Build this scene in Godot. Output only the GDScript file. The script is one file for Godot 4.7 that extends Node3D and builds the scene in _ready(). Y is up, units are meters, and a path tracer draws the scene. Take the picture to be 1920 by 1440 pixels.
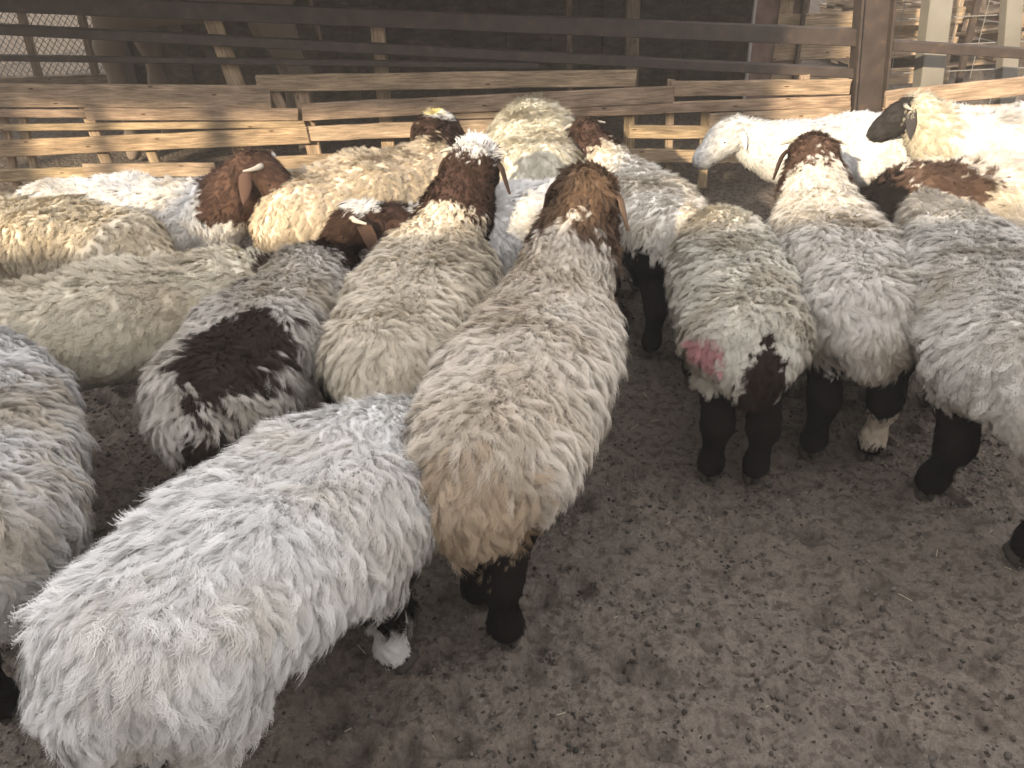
extends Node3D
# A flock of shaggy sheep crowded along a pallet-and-steel fence, shaded by an unseen wall added behind the viewer.

var rng := RandomNumberGenerator.new()
var noise := FastNoiseLite.new()
var noise_b := FastNoiseLite.new()
var mats := {}
var locks := {}
var names_used := {}

# ------------------------------------------------------------------ helpers
func numbered(called: String) -> String:
	var n: int = names_used.get(called, 0)
	names_used[called] = n + 1
	return called if n == 0 else "%s_%03d" % [called, n]

func tag(o: Node, label := "", category := "", group := "", kind := "") -> Node:
	if label: o.set_meta("label", label)
	if category: o.set_meta("category", category)
	if group: o.set_meta("group", group)
	if kind: o.set_meta("kind", kind)
	return o

func base(called: String, at := Vector3.ZERO, turn := 0.0) -> Node3D:
	var o := Node3D.new()
	o.name = numbered(called)
	add_child(o)
	o.position = at
	o.rotation.y = turn
	return o

func part(called: String, m: Mesh, material: Material, parent: Node, at := Transform3D()) -> MeshInstance3D:
	var o := MeshInstance3D.new()
	o.name = called
	o.mesh = m
	o.material_override = material
	o.transform = at
	parent.add_child(o, true)
	return o

func arrays_mesh(v: PackedVector3Array, idx: PackedInt32Array, nrm := PackedVector3Array(), col := PackedColorArray(), uv := PackedVector2Array()) -> ArrayMesh:
	var a := []
	a.resize(Mesh.ARRAY_MAX)
	a[Mesh.ARRAY_VERTEX] = v
	a[Mesh.ARRAY_INDEX] = idx
	if nrm.size(): a[Mesh.ARRAY_NORMAL] = nrm
	if col.size(): a[Mesh.ARRAY_COLOR] = col
	if uv.size(): a[Mesh.ARRAY_TEX_UV] = uv
	var m := ArrayMesh.new()
	m.add_surface_from_arrays(Mesh.PRIMITIVE_TRIANGLES, a)
	return m

func smooth_normals(v: PackedVector3Array, idx: PackedInt32Array) -> PackedVector3Array:
	var n := PackedVector3Array()
	n.resize(v.size())
	for i in range(0, idx.size(), 3):
		var a := v[idx[i]]
		var f := (v[idx[i + 2]] - a).cross(v[idx[i + 1]] - a)
		n[idx[i]] += f
		n[idx[i + 1]] += f
		n[idx[i + 2]] += f
	for i in n.size():
		n[i] = n[i].normalized()
	return n

func mat(c: Color, rough := 0.9, tinted := false, tex: Texture2D = null) -> StandardMaterial3D:
	var m := StandardMaterial3D.new()
	m.albedo_color = c.linear_to_srgb()
	m.roughness = rough
	m.metallic_specular = 0.3
	m.vertex_color_use_as_albedo = tinted
	if tex: m.albedo_texture = tex
	return m

# a bar of chamfered rectangular section from a to b, h tall (along up) and t thick; slightly uneven edges when rough
func bar(a: Vector3, b: Vector3, h: float, t: float, up := Vector3.UP, uneven := 0.0, segs := 4, tint := Color.WHITE) -> ArrayMesh:
	var d := (b - a).normalized()
	var side := d.cross(up).normalized()
	var u := side.cross(d).normalized()
	var c := minf(0.004, minf(h, t) * 0.2)
	var hh := h * 0.5
	var tt := t * 0.5
	var ring := [Vector2(-tt, -hh + c), Vector2(-tt, hh - c), Vector2(-tt + c, hh), Vector2(tt - c, hh), Vector2(tt, hh - c), Vector2(tt, -hh + c), Vector2(tt - c, -hh), Vector2(-tt + c, -hh)]
	var st := SurfaceTool.new()
	st.begin(Mesh.PRIMITIVE_TRIANGLES)
	var len_m := a.distance_to(b)
	var pts := []
	var off := rng.randf() * 7.0
	var voff := rng.randf()
	for s in segs + 1:
		var f := float(s) / segs
		var e1 := 1.0 + uneven * rng.randf_range(-1, 1)
		var e2 := uneven * h * 0.35 * rng.randf_range(-1, 1)
		var row := []
		for q in 8:
			var slant := 0.0
			if uneven > 0.0 and (s == 0 or s == segs):
				slant = rng.randf_range(-0.006, 0.006)
			row.append(a.lerp(b, f) + side * ring[q].x + u * (ring[q].y * e1 + e2) + d * slant)
		pts.append(row)
	var around := [0.0]
	for q in 8:
		around.append(around[q] + (ring[q] as Vector2).distance_to(ring[(q + 1) % 8]))
	for s in segs:
		for q in 8:
			var k := (q + 1) % 8
			var u0 := off + len_m * s / segs
			var u1 := off + len_m * (s + 1) / segs
			st.set_color(tint)
			st.set_smooth_group(-1)
			var quad := [[pts[s][q], u0, around[q]], [pts[s + 1][q], u1, around[q]], [pts[s + 1][k], u1, around[q + 1]], [pts[s][k], u0, around[q + 1]]]
			for i in [0, 2, 1, 0, 3, 2]:
				st.set_uv(Vector2(quad[i][1] * 0.8, voff + quad[i][2] * 4.0))
				st.add_vertex(quad[i][0])
	for s in [0, segs]:
		for q in range(1, 7):
			var tri := [pts[s][0], pts[s][q], pts[s][q + 1]] if s == 0 else [pts[s][0], pts[s][q + 1], pts[s][q]]
			for p in tri:
				st.set_uv(Vector2(off + (p as Vector3).y * 2.0, voff + (p as Vector3).x * 2.0))
				st.add_vertex(p)
	st.generate_normals()
	return st.commit()

func tube(pts: Array, radii: Array, sides := 8) -> ArrayMesh:
	var v := PackedVector3Array()
	var idx := PackedInt32Array()
	var n := pts.size()
	var x := Vector3.ZERO
	for i in n:
		var d: Vector3 = (pts[mini(i + 1, n - 1)] - pts[maxi(i - 1, 0)]).normalized()
		if x == Vector3.ZERO:
			x = d.cross(Vector3.UP if absf(d.y) < 0.9 else Vector3.RIGHT).normalized()
		x = (x - d * x.dot(d)).normalized()
		var y := d.cross(x)
		for s in sides:
			var an := TAU * s / sides
			v.append(pts[i] + (x * cos(an) + y * sin(an)) * radii[i])
	for i in n - 1:
		for s in sides:
			var k := (s + 1) % sides
			var p := i * sides
			idx.append_array([p + s, p + sides + k, p + k, p + s, p + sides + s, p + sides + k])
	var c0 := v.size()
	v.append(pts[0])
	v.append(pts[n - 1])
	for s in sides:
		var k := (s + 1) % sides
		idx.append_array([c0, s, k, c0 + 1, (n - 1) * sides + k, (n - 1) * sides + s])
	return arrays_mesh(v, idx, smooth_normals(v, idx))

func noise_texture(size: int, freq: float, ramp: Gradient, seed_: int, octaves := 5) -> ImageTexture:
	var f := FastNoiseLite.new()
	f.seed = seed_
	f.noise_type = FastNoiseLite.TYPE_SIMPLEX
	f.frequency = freq
	f.fractal_octaves = octaves
	var src := f.get_seamless_image(size, size)
	var im := Image.create(size, size, false, Image.FORMAT_RGB8)
	for y in size:
		for x in size:
			im.set_pixel(x, y, ramp.sample(src.get_pixel(x, y).r))
	return ImageTexture.create_from_image(im)

func gradient(stops: Array) -> Gradient:
	var g := Gradient.new()
	var o := PackedFloat32Array()
	var c := PackedColorArray()
	for s in stops:
		o.append(s[0])
		c.append((s[1] as Color).linear_to_srgb())
	g.offsets = o
	g.colors = c
	return g

# ------------------------------------------------------------------ body surfaces from bones (smooth union of tapered capsules)
func capsule_distance(p: Vector3, bn: Array) -> float:
	var a: Vector3 = bn[0]
	var ab: Vector3 = bn[5]
	var t := clampf((p - a).dot(ab) * bn[6], 0.0, 1.0)
	return p.distance_to(a + ab * t) - lerpf(bn[2], bn[3], t)

func bone(list: Array, a: Vector3, b: Vector3, ra: float, rb: float, kind: int) -> void:
	var ab := b - a
	list.append([a, b, ra, rb, kind, ab, 1.0 / maxf(ab.length_squared(), 1e-6)])

func skin(bones: Array, cell: float, k: float) -> Dictionary:
	var lo := Vector3(1e9, 1e9, 1e9)
	var hi := -lo
	for bn in bones:
		var r := maxf(bn[2], bn[3]) + cell * 3.0
		lo = lo.min((bn[0] as Vector3).min(bn[1]) - Vector3(r, r, r))
		hi = hi.max((bn[0] as Vector3).max(bn[1]) + Vector3(r, r, r))
	var size := (hi - lo) / cell
	var bx := int(ceil(size.x / 4.0))
	var by := int(ceil(size.y / 4.0))
	var bz := int(ceil(size.z / 4.0))
	var nx := bx * 4
	var ny := by * 4
	var nz := bz * 4
	var val := PackedFloat32Array()
	val.resize(nx * ny * nz)
	val.fill(1.0)
	var kind := PackedByteArray()
	kind.resize(nx * ny * nz)
	var active := PackedInt32Array()
	var half := cell * 2.0 * 1.75
	var dist := PackedFloat32Array()
	dist.resize(bones.size())
	for Z in bz:
		for Y in by:
			for X in bx:
				var c := lo + Vector3(X * 4 + 1.5, Y * 4 + 1.5, Z * 4 + 1.5) * cell
				var dm := 1e9
				for i in bones.size():
					dist[i] = capsule_distance(c, bones[i])
					dm = minf(dm, dist[i])
				if dm > half + k:
					continue
				if dm < -half - cell:
					for z in 4:
						for y in 4:
							for x in 4:
								val[((Z * 4 + z) * ny + Y * 4 + y) * nx + X * 4 + x] = -1.0
					continue
				active.append_array([X, Y, Z])
				var near := []
				for i in bones.size():
					if dist[i] < dm + 2.0 * half + k:
						near.append(bones[i])
				for z in 4:
					for y in 4:
						for x in 4:
							var p := lo + Vector3(X * 4 + x, Y * 4 + y, Z * 4 + z) * cell
							var d := 1e3
							var best := 1e3
							var bk := 0
							for bn in near:
								var e := capsule_distance(p, bn)
								if e < best:
									best = e
									bk = bn[4]
								var h := maxf(k - absf(d - e), 0.0) / k
								d = minf(d, e) - h * h * k * 0.25
							var at := ((Z * 4 + z) * ny + Y * 4 + y) * nx + X * 4 + x
							val[at] = d
							kind[at] = bk
	var id := PackedInt32Array()
	id.resize(nx * ny * nz)
	id.fill(-1)
	var v := PackedVector3Array()
	var kinds := PackedByteArray()
	var sy := nx
	var sz := nx * ny
	var corner := [0, 1, sy, sy + 1, sz, sz + 1, sz + sy, sz + sy + 1]
	var edges := [[0, 1], [2, 3], [4, 5], [6, 7], [0, 2], [1, 3], [4, 6], [5, 7], [0, 4], [1, 5], [2, 6], [3, 7]]
	var cp := [Vector3(0, 0, 0), Vector3(1, 0, 0), Vector3(0, 1, 0), Vector3(1, 1, 0), Vector3(0, 0, 1), Vector3(1, 0, 1), Vector3(0, 1, 1), Vector3(1, 1, 1)]
	var cells := PackedInt32Array()
	var d8 := PackedFloat32Array()
	d8.resize(8)
	for z in nz - 1:
		for y in ny - 1:
			for x in nx - 1:
				var at := z * sz + y * sy + x
				var s0 := val[at] < 0.0
				var same := true
				for q in range(1, 8):
					if (val[at + corner[q]] < 0.0) != s0:
						same = false
						break
				if same:
					continue
				var sum := Vector3.ZERO
				var n := 0
				for e in edges:
					var a: float = val[at + corner[e[0]]]
					var b: float = val[at + corner[e[1]]]
					if (a < 0.0) != (b < 0.0):
						sum += (cp[e[0]] as Vector3).lerp(cp[e[1]], a / (a - b))
						n += 1
				id[at] = v.size()
				v.append(lo + (Vector3(x, y, z) + sum / n) * cell)
				kinds.append(kind[at])
				cells.append(at)
	var idx := PackedInt32Array()
	for at in cells:
		var a := val[at] < 0.0
		for ax in 3:
			var st: int = [1, sy, sz][ax]
			if (val[at + st] < 0.0) == a:
				continue
			var u: int = [sy, sz, 1][ax]
			var w: int = [sz, 1, sy][ax]
			if at - u - w < 0:
				continue
			var q0 := id[at]
			var q1 := id[at - u]
			var q2 := id[at - u - w]
			var q3 := id[at - w]
			if q0 < 0 or q1 < 0 or q2 < 0 or q3 < 0:
				continue
			if a:
				idx.append_array([q0, q2, q1, q0, q3, q2])
			else:
				idx.append_array([q0, q1, q2, q0, q2, q3])
	return {"v": v, "idx": idx, "kind": kinds}

# ------------------------------------------------------------------ wool
# a lock: a cluster of tapering, waving fibres rooted round the origin, growing up +Y and falling over towards +X
func lock_mesh(strands: int, length: float, width: float, spread: float, fall: float, wave: float, waves: float, segs: int, seed_: int) -> ArrayMesh:
	var r := RandomNumberGenerator.new()
	r.seed = seed_
	var v := PackedVector3Array()
	var nrm := PackedVector3Array()
	var col := PackedColorArray()
	var idx := PackedInt32Array()
	for s in strands:
		var an := r.randf() * TAU
		var rad := sqrt(r.randf()) * spread
		var root := Vector3(cos(an) * rad, -0.006, sin(an) * rad)
		var L := length * r.randf_range(0.65, 1.12)
		var ph := r.randf_range(-0.7, 0.7)
		var fan := Vector3(r.randf_range(-0.12, 0.12), 0, r.randf_range(-0.22, 0.22))
		var pull := r.randf_range(0.5, 0.95)
		var tone := r.randf_range(0.86, 1.1)
		var f := fall * r.randf_range(0.75, 1.25)
		var p := PackedVector3Array()
		for i in segs + 1:
			var t := float(i) / segs
			var q := Vector3(root.x * (1.0 - pull * t), root.y, root.z * (1.0 - pull * t))
			q.y += L * (t * (1.0 - 0.45 * f * t))
			q.x += L * 0.85 * f * pow(t, 1.4)
			q += fan * L * t
			q.z += wave * sin(t * TAU * waves + ph) * t
			q.x += wave * 0.6 * cos(t * TAU * waves + ph) * t
			p.append(q)
		var twist := r.randf_range(-0.6, 0.6)
		for i in segs + 1:
			var t := float(i) / segs
			var d := (p[mini(i + 1, segs)] - p[maxi(i - 1, 0)]).normalized()
			var ax := Vector3(sin(twist), 0.0, cos(twist))
			var w := (ax - d * ax.dot(d)).normalized()
			var up := w.cross(d)
			if up.y < 0.0: up = -up
			var half := width * 0.5 * (1.0 - 0.82 * t * t)
			var n1 := (up * 0.4 + Vector3.UP * 0.6 - w * 0.2).normalized()
			var n2 := (up * 0.4 + Vector3.UP * 0.6 + w * 0.2).normalized()
			v.append(p[i] - w * half)
			v.append(p[i] + w * half)
			nrm.append(n1)
			nrm.append(n2)
			col.append(Color(tone, tone, tone))
			col.append(Color(tone, tone, tone))
			if i > 0:
				var b := v.size() - 4
				idx.append_array([b, b + 2, b + 1, b + 1, b + 2, b + 3])
	return arrays_mesh(v, idx, nrm, col)

func scatter(called: String, lock: Mesh, material: Material, places: Array, cols: PackedColorArray, parent: Node) -> void:
	if places.is_empty():
		return
	var mm := MultiMesh.new()
	mm.transform_format = MultiMesh.TRANSFORM_3D
	mm.use_colors = true
	mm.mesh = lock
	mm.instance_count = places.size()
	for i in places.size():
		mm.set_instance_transform(i, places[i])
		mm.set_instance_color(i, cols[i])
	var o := MultiMeshInstance3D.new()
	o.name = called
	o.multimesh = mm
	o.material_override = material
	o.set_meta("kind", "stuff")
	parent.add_child(o, true)

# kinds of surface: 0 wool on the body, 1 neck, 2 head, 3 upper leg, 4 lower leg, 5 tail
func coat(sp: Dictionary, p: Vector3, kind: int, jitter: float) -> Color:
	# p in the sheep's own unscaled axes: x forward, y up, z to its right
	var n := noise.get_noise_3d(p.x * 9.0 + sp.seed, p.y * 9.0, p.z * 9.0) * 0.6 + noise.get_noise_3d(p.x * 30.0 + sp.seed, p.y * 30.0, p.z * 30.0) * 0.4
	var c: Color = sp.wool
	var d2: Color = sp.get("dirt", Color(0.44, 0.36, 0.25))
	var q := noise_b.get_noise_3d(p.x * 3.0 + sp.seed * 1.7, p.y * 3.0, p.z * 3.0)
	c = c.lerp(d2, clampf(0.10 + q * 0.9 + jitter * absf(jitter) * 0.22, 0.0, 0.65))
	if kind == 1:
		var f: float = sp.get("neck_from", 0.42)
		if p.x + n * 0.10 + jitter * 0.035 > f:
			c = sp.neck
	elif kind == 2:
		c = sp.head
	elif kind == 4:
		c = sp.leg
	elif kind == 3:
		if p.y + n * 0.09 + jitter * 0.02 < sp.get("leg_line", 0.37):
			c = sp.leg
	for pa in sp.get("patches", []):
		var e: Vector3 = (p - pa[0]) / (pa[1] as Vector3)
		if e.length() + n * 0.55 + jitter * 0.24 < 1.0:
			c = c.lerp(pa[2], pa[3] if pa.size() > 3 else 1.0)
	return c

func flow_dir(p: Vector3, nn: Vector3, kind: int, sd: float) -> Vector3:
	var f := Vector3(-0.55, -0.75, signf(p.z) * clampf(absf(p.z) * 6.0, 0.0, 1.0) * 0.45)
	if kind >= 3 and kind <= 4:
		f = Vector3(-0.15, -1, 0)
	elif kind == 1:
		f = Vector3(-0.8, -0.6, 0)
	elif kind == 5:
		f = Vector3(-0.15, -1, 0)
	f = f - nn * f.dot(nn)
	var sw := noise.get_noise_3d(p.x * 14.0 + sd * 3.0, p.y * 14.0, p.z * 14.0) * 2.1
	f = f.rotated(nn, sw)
	if f.length() < 0.05:
		f = nn.cross(Vector3(0.3, 0.1, 1)).normalized() * 0.2
	return f.normalized()

func make_sheep(sp: Dictionary) -> Node3D:
	var s: float = sp.s
	var root := base("sheep", Vector3(sp.at.x, 0, sp.at.y), 0.0)
	var hd := deg_to_rad(sp.turn)
	# own axes: x forward, y up, z right; turn 0 looks away along -z, 90 along +x
	root.transform.basis = Basis(Vector3(sin(hd), 0, -cos(hd)), Vector3.UP, Vector3(cos(hd), 0, sin(hd)))
	tag(root, sp.label, "sheep", "flock crowded along the fence")
	var W: float = sp.get("wide", 1.0)
	var drop: float = sp.get("drop", 0.0)
	var neck_end: Vector3 = sp.get("neck_to", Vector3(0.56, 0.80, 0))
	neck_end.x *= sp.get("long", 1.0)
	var face: Vector3 = (sp.get("face", Vector3(0.8, -0.55, 0)) as Vector3).normalized()
	var legs: Array = sp.get("legs", [0.0, 0.0, 0.0, 0.0])   # forward swing of hind left, hind right, front left, front right
	var spread: float = sp.get("stance", 0.10)
	var b := []
	for z in [-0.072 * W, 0.072 * W]:
		bone(b, Vector3(-0.34, 0.535, z * 0.7), Vector3(-0.05, 0.54, z), 0.118, 0.13, 0)
		bone(b, Vector3(-0.05, 0.54, z), Vector3(0.26, 0.53, z * float(sp.get("chest", 0.85))), 0.13, 0.125, 0)
		bone(b, Vector3(-0.28, 0.505, z * 1.1), Vector3(0.22, 0.50, z * 0.2 + z * float(sp.get("chest", 0.85))), 0.12, 0.125, 0)
		# rump and fat tail
		bone(b, Vector3(-0.36, 0.54, z * 0.55), Vector3(-0.42, 0.485, z * 0.45), 0.11, 0.075, 0)
		bone(b, Vector3(-0.45, 0.50, z * 0.4), Vector3(-0.465, 0.425, z * 0.35), 0.058, 0.042, 5)
	bone(b, Vector3(0.24, 0.49, 0), Vector3(0.38, 0.52, 0), 0.14, 0.115, 0)
	bone(b, Vector3(-0.2, 0.50, 0), Vector3(0.2, 0.49, 0), 0.13, 0.14, 0)
	var hoof_at := []
	for i in 4:
		var side := -1.0 if i % 2 == 0 else 1.0
		var z := side * spread * W
		var sw: float = legs[i]
		if i < 2:
			var hip := Vector3(-0.30, 0.50, side * 0.08 * W)
			var knee := Vector3(-0.27 + sw * 0.4, 0.41, lerpf(side * 0.09 * W, z, 0.5))
			var hock := Vector3(-0.395 + sw * 0.75, 0.255, z)
			var fet := Vector3(-0.375 + sw, 0.09, z)
			var toe := Vector3(-0.345 + sw, 0.036, z)
			bone(b, hip, knee, 0.10, 0.076, 3)
			bone(b, knee, hock, 0.068, 0.042, 3)
			bone(b, hock, fet, 0.038, 0.031, 4)
			bone(b, fet, toe, 0.031, 0.027, 4)
			hoof_at.append(toe)
		else:
			var sh := Vector3(0.24, 0.47, side * 0.09 * W)
			var el := Vector3(0.205 + sw * 0.2, 0.365, z)
			var kn := Vector3(0.235 + sw * 0.7, 0.215, z)
			var fet := Vector3(0.225 + sw, 0.085, z)
			var toe := Vector3(0.255 + sw, 0.036, z)
			bone(b, sh, el, 0.10, 0.068, 0)
			bone(b, el, kn, 0.058, 0.042, 3)
			bone(b, kn, fet, 0.036, 0.030, 4)
			bone(b, fet, toe, 0.031, 0.027, 4)
			hoof_at.append(toe)
	var nb := Vector3(0.32, 0.555, 0)
	var nm := nb.lerp(neck_end, 0.5) + Vector3(0.02, -0.02, 0)
	var thick: float = sp.get("neck_thick", 1.0)
	nb.x /= sp.get("long", 1.0)
	nm.x /= sp.get("long", 1.0)
	bone(b, nb, nm, 0.125 * thick, 0.10 * thick, 1)
	bone(b, nm, neck_end / Vector3(sp.get("long", 1.0), 1, 1), 0.10 * thick, 0.075 * thick, 1)
	var lg := Vector3(sp.get("long", 1.0), 1, 1)
	for bn in b:
		bn[0] *= lg
		bn[1] *= lg
		bn[5] = bn[1] - bn[0]
		bn[6] = 1.0 / maxf((bn[5] as Vector3).length_squared(), 1e-6)
		bn[0] = bn[0] * s
		bn[1] = bn[1] * s
		bn[2] *= s
		bn[3] *= s
		bn[5] = bn[5] * s
		bn[6] /= s * s
	var body := skin(b, sp.get("cell", 0.018), 0.055 * s)
	# head
	var hb := []
	var hs: float = sp.get("head_size", 1.0)
	var up := (Vector3.UP - face * face.y).normalized()
	if absf(face.y) > 0.95: up = Vector3(1, 0, 0)
	var roll: float = sp.get("head_roll", 0.0)
	up = up.rotated(face, roll)
	var rt := face.cross(up).normalized()
	var cran := neck_end + (face * 0.035 + up * 0.015) * hs
	var hpos := func(f: float, u: float, r: float) -> Vector3: return cran + (face * f + up * u + rt * r) * hs
	bone(hb, hpos.call(0, 0, 0), hpos.call(0.07, 0.004, 0), 0.073 * hs, 0.062 * hs, 2)
	bone(hb, hpos.call(0.07, 0.004, 0), hpos.call(0.175, -0.018, 0), 0.058 * hs, 0.040 * hs, 2)
	bone(hb, hpos.call(0.04, 0.035, 0), hpos.call(0.16, 0.006, 0), 0.036 * hs, 0.030 * hs, 2)
	bone(hb, hpos.call(0.03, -0.035, 0), hpos.call(0.165, -0.040, 0), 0.048 * hs, 0.030 * hs, 2)
	for r in [-1.0, 1.0]:
		bone(hb, hpos.call(0.045, 0.022, r * 0.042), hpos.call(0.075, 0.016, r * 0.034), 0.024 * hs, 0.02 * hs, 2)
		bone(hb, hpos.call(0.168, -0.012, r * 0.014), hpos.call(0.186, -0.014, r * 0.014), 0.022 * hs, 0.018 * hs, 2)
	bone(hb, neck_end - (neck_end - nm).normalized() * 0.04, hpos.call(0, -0.01, 0), 0.07 * thick, 0.066 * hs, 2)
	for bn in hb:
		bn[0] = bn[0] * s
		bn[1] = bn[1] * s
		bn[2] *= s
		bn[3] *= s
		bn[5] = bn[5] * s
		bn[6] /= s * s
	var head := skin(hb, 0.0085, 0.022 * s)
	var v: PackedVector3Array = body.v
	var idx: PackedInt32Array = body.idx
	var kinds: PackedByteArray = body.kind
	var n0 := v.size()
	v.append_array(head.v)
	kinds.append_array(head.kind)
	for i in head.idx:
		idx.append(i + n0)
	var nrm := smooth_normals(v, idx)
	var cols := PackedColorArray()
	cols.resize(v.size())
	for i in v.size():
		cols[i] = coat(sp, v[i] / s, kinds[i], 0.0)
	part("body", arrays_mesh(v, idx, nrm, cols), mats.hide, root)
	# coat: long wool on body, neck and thighs; short hair on head and shanks
	var eye_local: Vector3 = root.transform.affine_inverse() * Vector3(0, 1.6, 0)
	var dens: float = sp.get("dens", 5000.0)
	var len_f: float = sp.get("wool_len", 0.82)
	var wool_p := []
	var wool_c := PackedColorArray()
	var hair_p := []
	var hair_c := PackedColorArray()
	var neck_len: float = sp.get("neck_len", 0.6)
	var eye_r: Vector3 = hpos.call(0.066, 0.022, 0.058)
	var eye_l: Vector3 = hpos.call(0.066, 0.022, -0.058)
	for t in range(0, idx.size(), 3):
		var a := v[idx[t]]
		var e1 := v[idx[t + 1]] - a
		var e2 := v[idx[t + 2]] - a
		var nn := (nrm[idx[t]] + nrm[idx[t + 1]] + nrm[idx[t + 2]]).normalized()
		var area := e1.cross(e2).length() * 0.5
		var kind := kinds[idx[t]]
		var away := nn.dot((eye_local - a).normalized())
		var m := dens
		if kind == 2: m = dens * 3.0
		elif kind == 4: m = dens * 2.4
		elif kind == 3: m = dens * 1.5
		if away < -0.35: m *= 0.45
		var want := area * m
		var count := int(want) + (1 if rng.randf() < want - int(want) else 0)
		for c in count:
			var u := rng.randf()
			var w := rng.randf()
			if u + w > 1.0:
				u = 1.0 - u
				w = 1.0 - w
			var p := a + e1 * u + e2 * w
			var pl := p / s
			var jit := rng.randf_range(-1, 1)
			var cl := coat(sp, pl, kind, jit)
			var tone := rng.randf_range(0.88, 1.1) if kind != 2 else rng.randf_range(0.7, 1.35)
			cl = Color(cl.r * tone, cl.g * tone, cl.b * tone)
			var clump := noise.get_noise_3d(pl.x * 22.0 - sp.seed, pl.y * 22.0, pl.z * 22.0)
			var short := kind == 2 or kind == 4 or (kind == 3 and pl.y < float(sp.get("leg_line", 0.37)))
			var f := flow_dir(pl, nn, kind, sp.seed)
			if kind == 2:
				f = face - nn * face.dot(nn)
				f = f.normalized() if f.length() > 0.1 else nn.cross(rt).normalized()
				f = f.rotated(nn, rng.randf_range(-0.5, 0.5))
			var zz := f.cross(nn).normalized()
			var ny := (nn + f * rng.randf_range(-0.15, 0.35) + zz * rng.randf_range(-0.3, 0.3)).normalized()
			zz = f.cross(ny).normalized()
			var fx := ny.cross(zz).normalized()
			var scl := s * (1.0 + clump * 0.75) * rng.randf_range(0.75, 1.2)
			if short:
				var top: float = 0.0
				if kind == 2:
					var rel := pl - cran
					top = clampf((rel.dot(up) - rel.dot(face) * 0.8) / (0.06 * hs), 0.0, 1.0) * float(sp.get("tuft", 0.35))
				if kind == 4 and pl.y < 0.052: continue
				if kind == 2 and minf(pl.distance_to(eye_r), pl.distance_to(eye_l)) < 0.02 * hs: continue
				scl *= lerpf(0.27, 0.75, top) if kind == 2 else 0.22
				hair_p.append(Transform3D(Basis(fx * scl, ny * scl * lerpf(0.55, 1.1, top), zz * scl), p))
				hair_c.append(cl)
			else:
				var lift: float = sp.get("lift", 0.8)
				if kind == 1:
					scl *= neck_len
					lift = 1.15
				else: scl *= len_f
				if kind == 5: scl *= 0.8
				if nn.y < -0.3: scl *= 0.6
				wool_p.append(Transform3D(Basis(fx * scl, ny * scl * lift, zz * scl), p))
				wool_c.append(cl)
	scatter("fleece", locks[sp.get("lock", "shaggy")], mats.wool, wool_p, wool_c, root)
	scatter("short_hair", locks.hair, mats.wool, hair_p, hair_c, root)
	# hooves: two toes each
	for h in hoof_at:
		part("hoof", locks.hoof, mats.hoof, root, Transform3D(Basis().scaled(Vector3(s, s, s)), Vector3(h.x * s * lg.x, 0.0, h.z * s)))
	# ears, horns, eyes
	var ear_c: Color = sp.get("ear", sp.head)
	var ear_mat := mat(ear_c, 0.95)
	ear_mat.backlight_enabled = true
	ear_mat.backlight = Color(0.35, 0.25, 0.2)
	for r in [-1.0, 1.0]:
		var droop: float = sp.get("ear_droop", 1.0)
		var out: Vector3 = (rt * r + up * (0.15 - 0.3 * droop) - face * 0.25).normalized()
		var down: Vector3 = (Vector3.DOWN * droop * 1.3 + rt * r * (1.1 - droop * 0.75) - face * 0.2).normalized()
		part("ear", ear_mesh(hpos.call(-0.012, 0.018, r * 0.064) * s, out, down, face, s * hs * sp.get("ear_len", 1.0)), ear_mat, root)
		if sp.get("horns", true):
			var p0: Vector3 = hpos.call(0.0, 0.055, r * 0.045)
			var hl: float = sp.get("horn_len", 1.0)
			var pts := []
			var rr := []
			for i in 6:
				var t := i / 5.0
				pts.append((p0 + (rt * r * 0.075 * t - face * 0.03 * t * t - up * 0.022 * t * t) * hl * hs) * s)
				rr.append(lerpf(0.0145, 0.004, t) * s * hs)
			part("horn", tube(pts, rr, 7), mats.horn, root)
		var ep: Vector3 = hpos.call(0.066, 0.022, r * 0.055) * s
		var eye := part("eye", locks.eye, mats.eye, root, Transform3D(Basis().scaled(Vector3(s, s, s) * hs), ep))
		eye.rotation.y = 0.3 * r
		part("nostril", locks.eye, mats.nostril, root, Transform3D(Basis(rt, up, -face) * Basis.from_scale(Vector3(0.45, 0.28, 0.6) * s * hs), hpos.call(0.2, -0.006, r * 0.017) * s))
	part("mouth", tube([hpos.call(0.14, -0.052, -0.036) * s, hpos.call(0.19, -0.038, -0.024) * s, hpos.call(0.207, -0.034, 0.0) * s, hpos.call(0.19, -0.038, 0.024) * s, hpos.call(0.14, -0.052, 0.036) * s], [0.003 * s, 0.004 * s, 0.004 * s, 0.004 * s, 0.003 * s], 5), mats.nostril, root)
	return root

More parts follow.
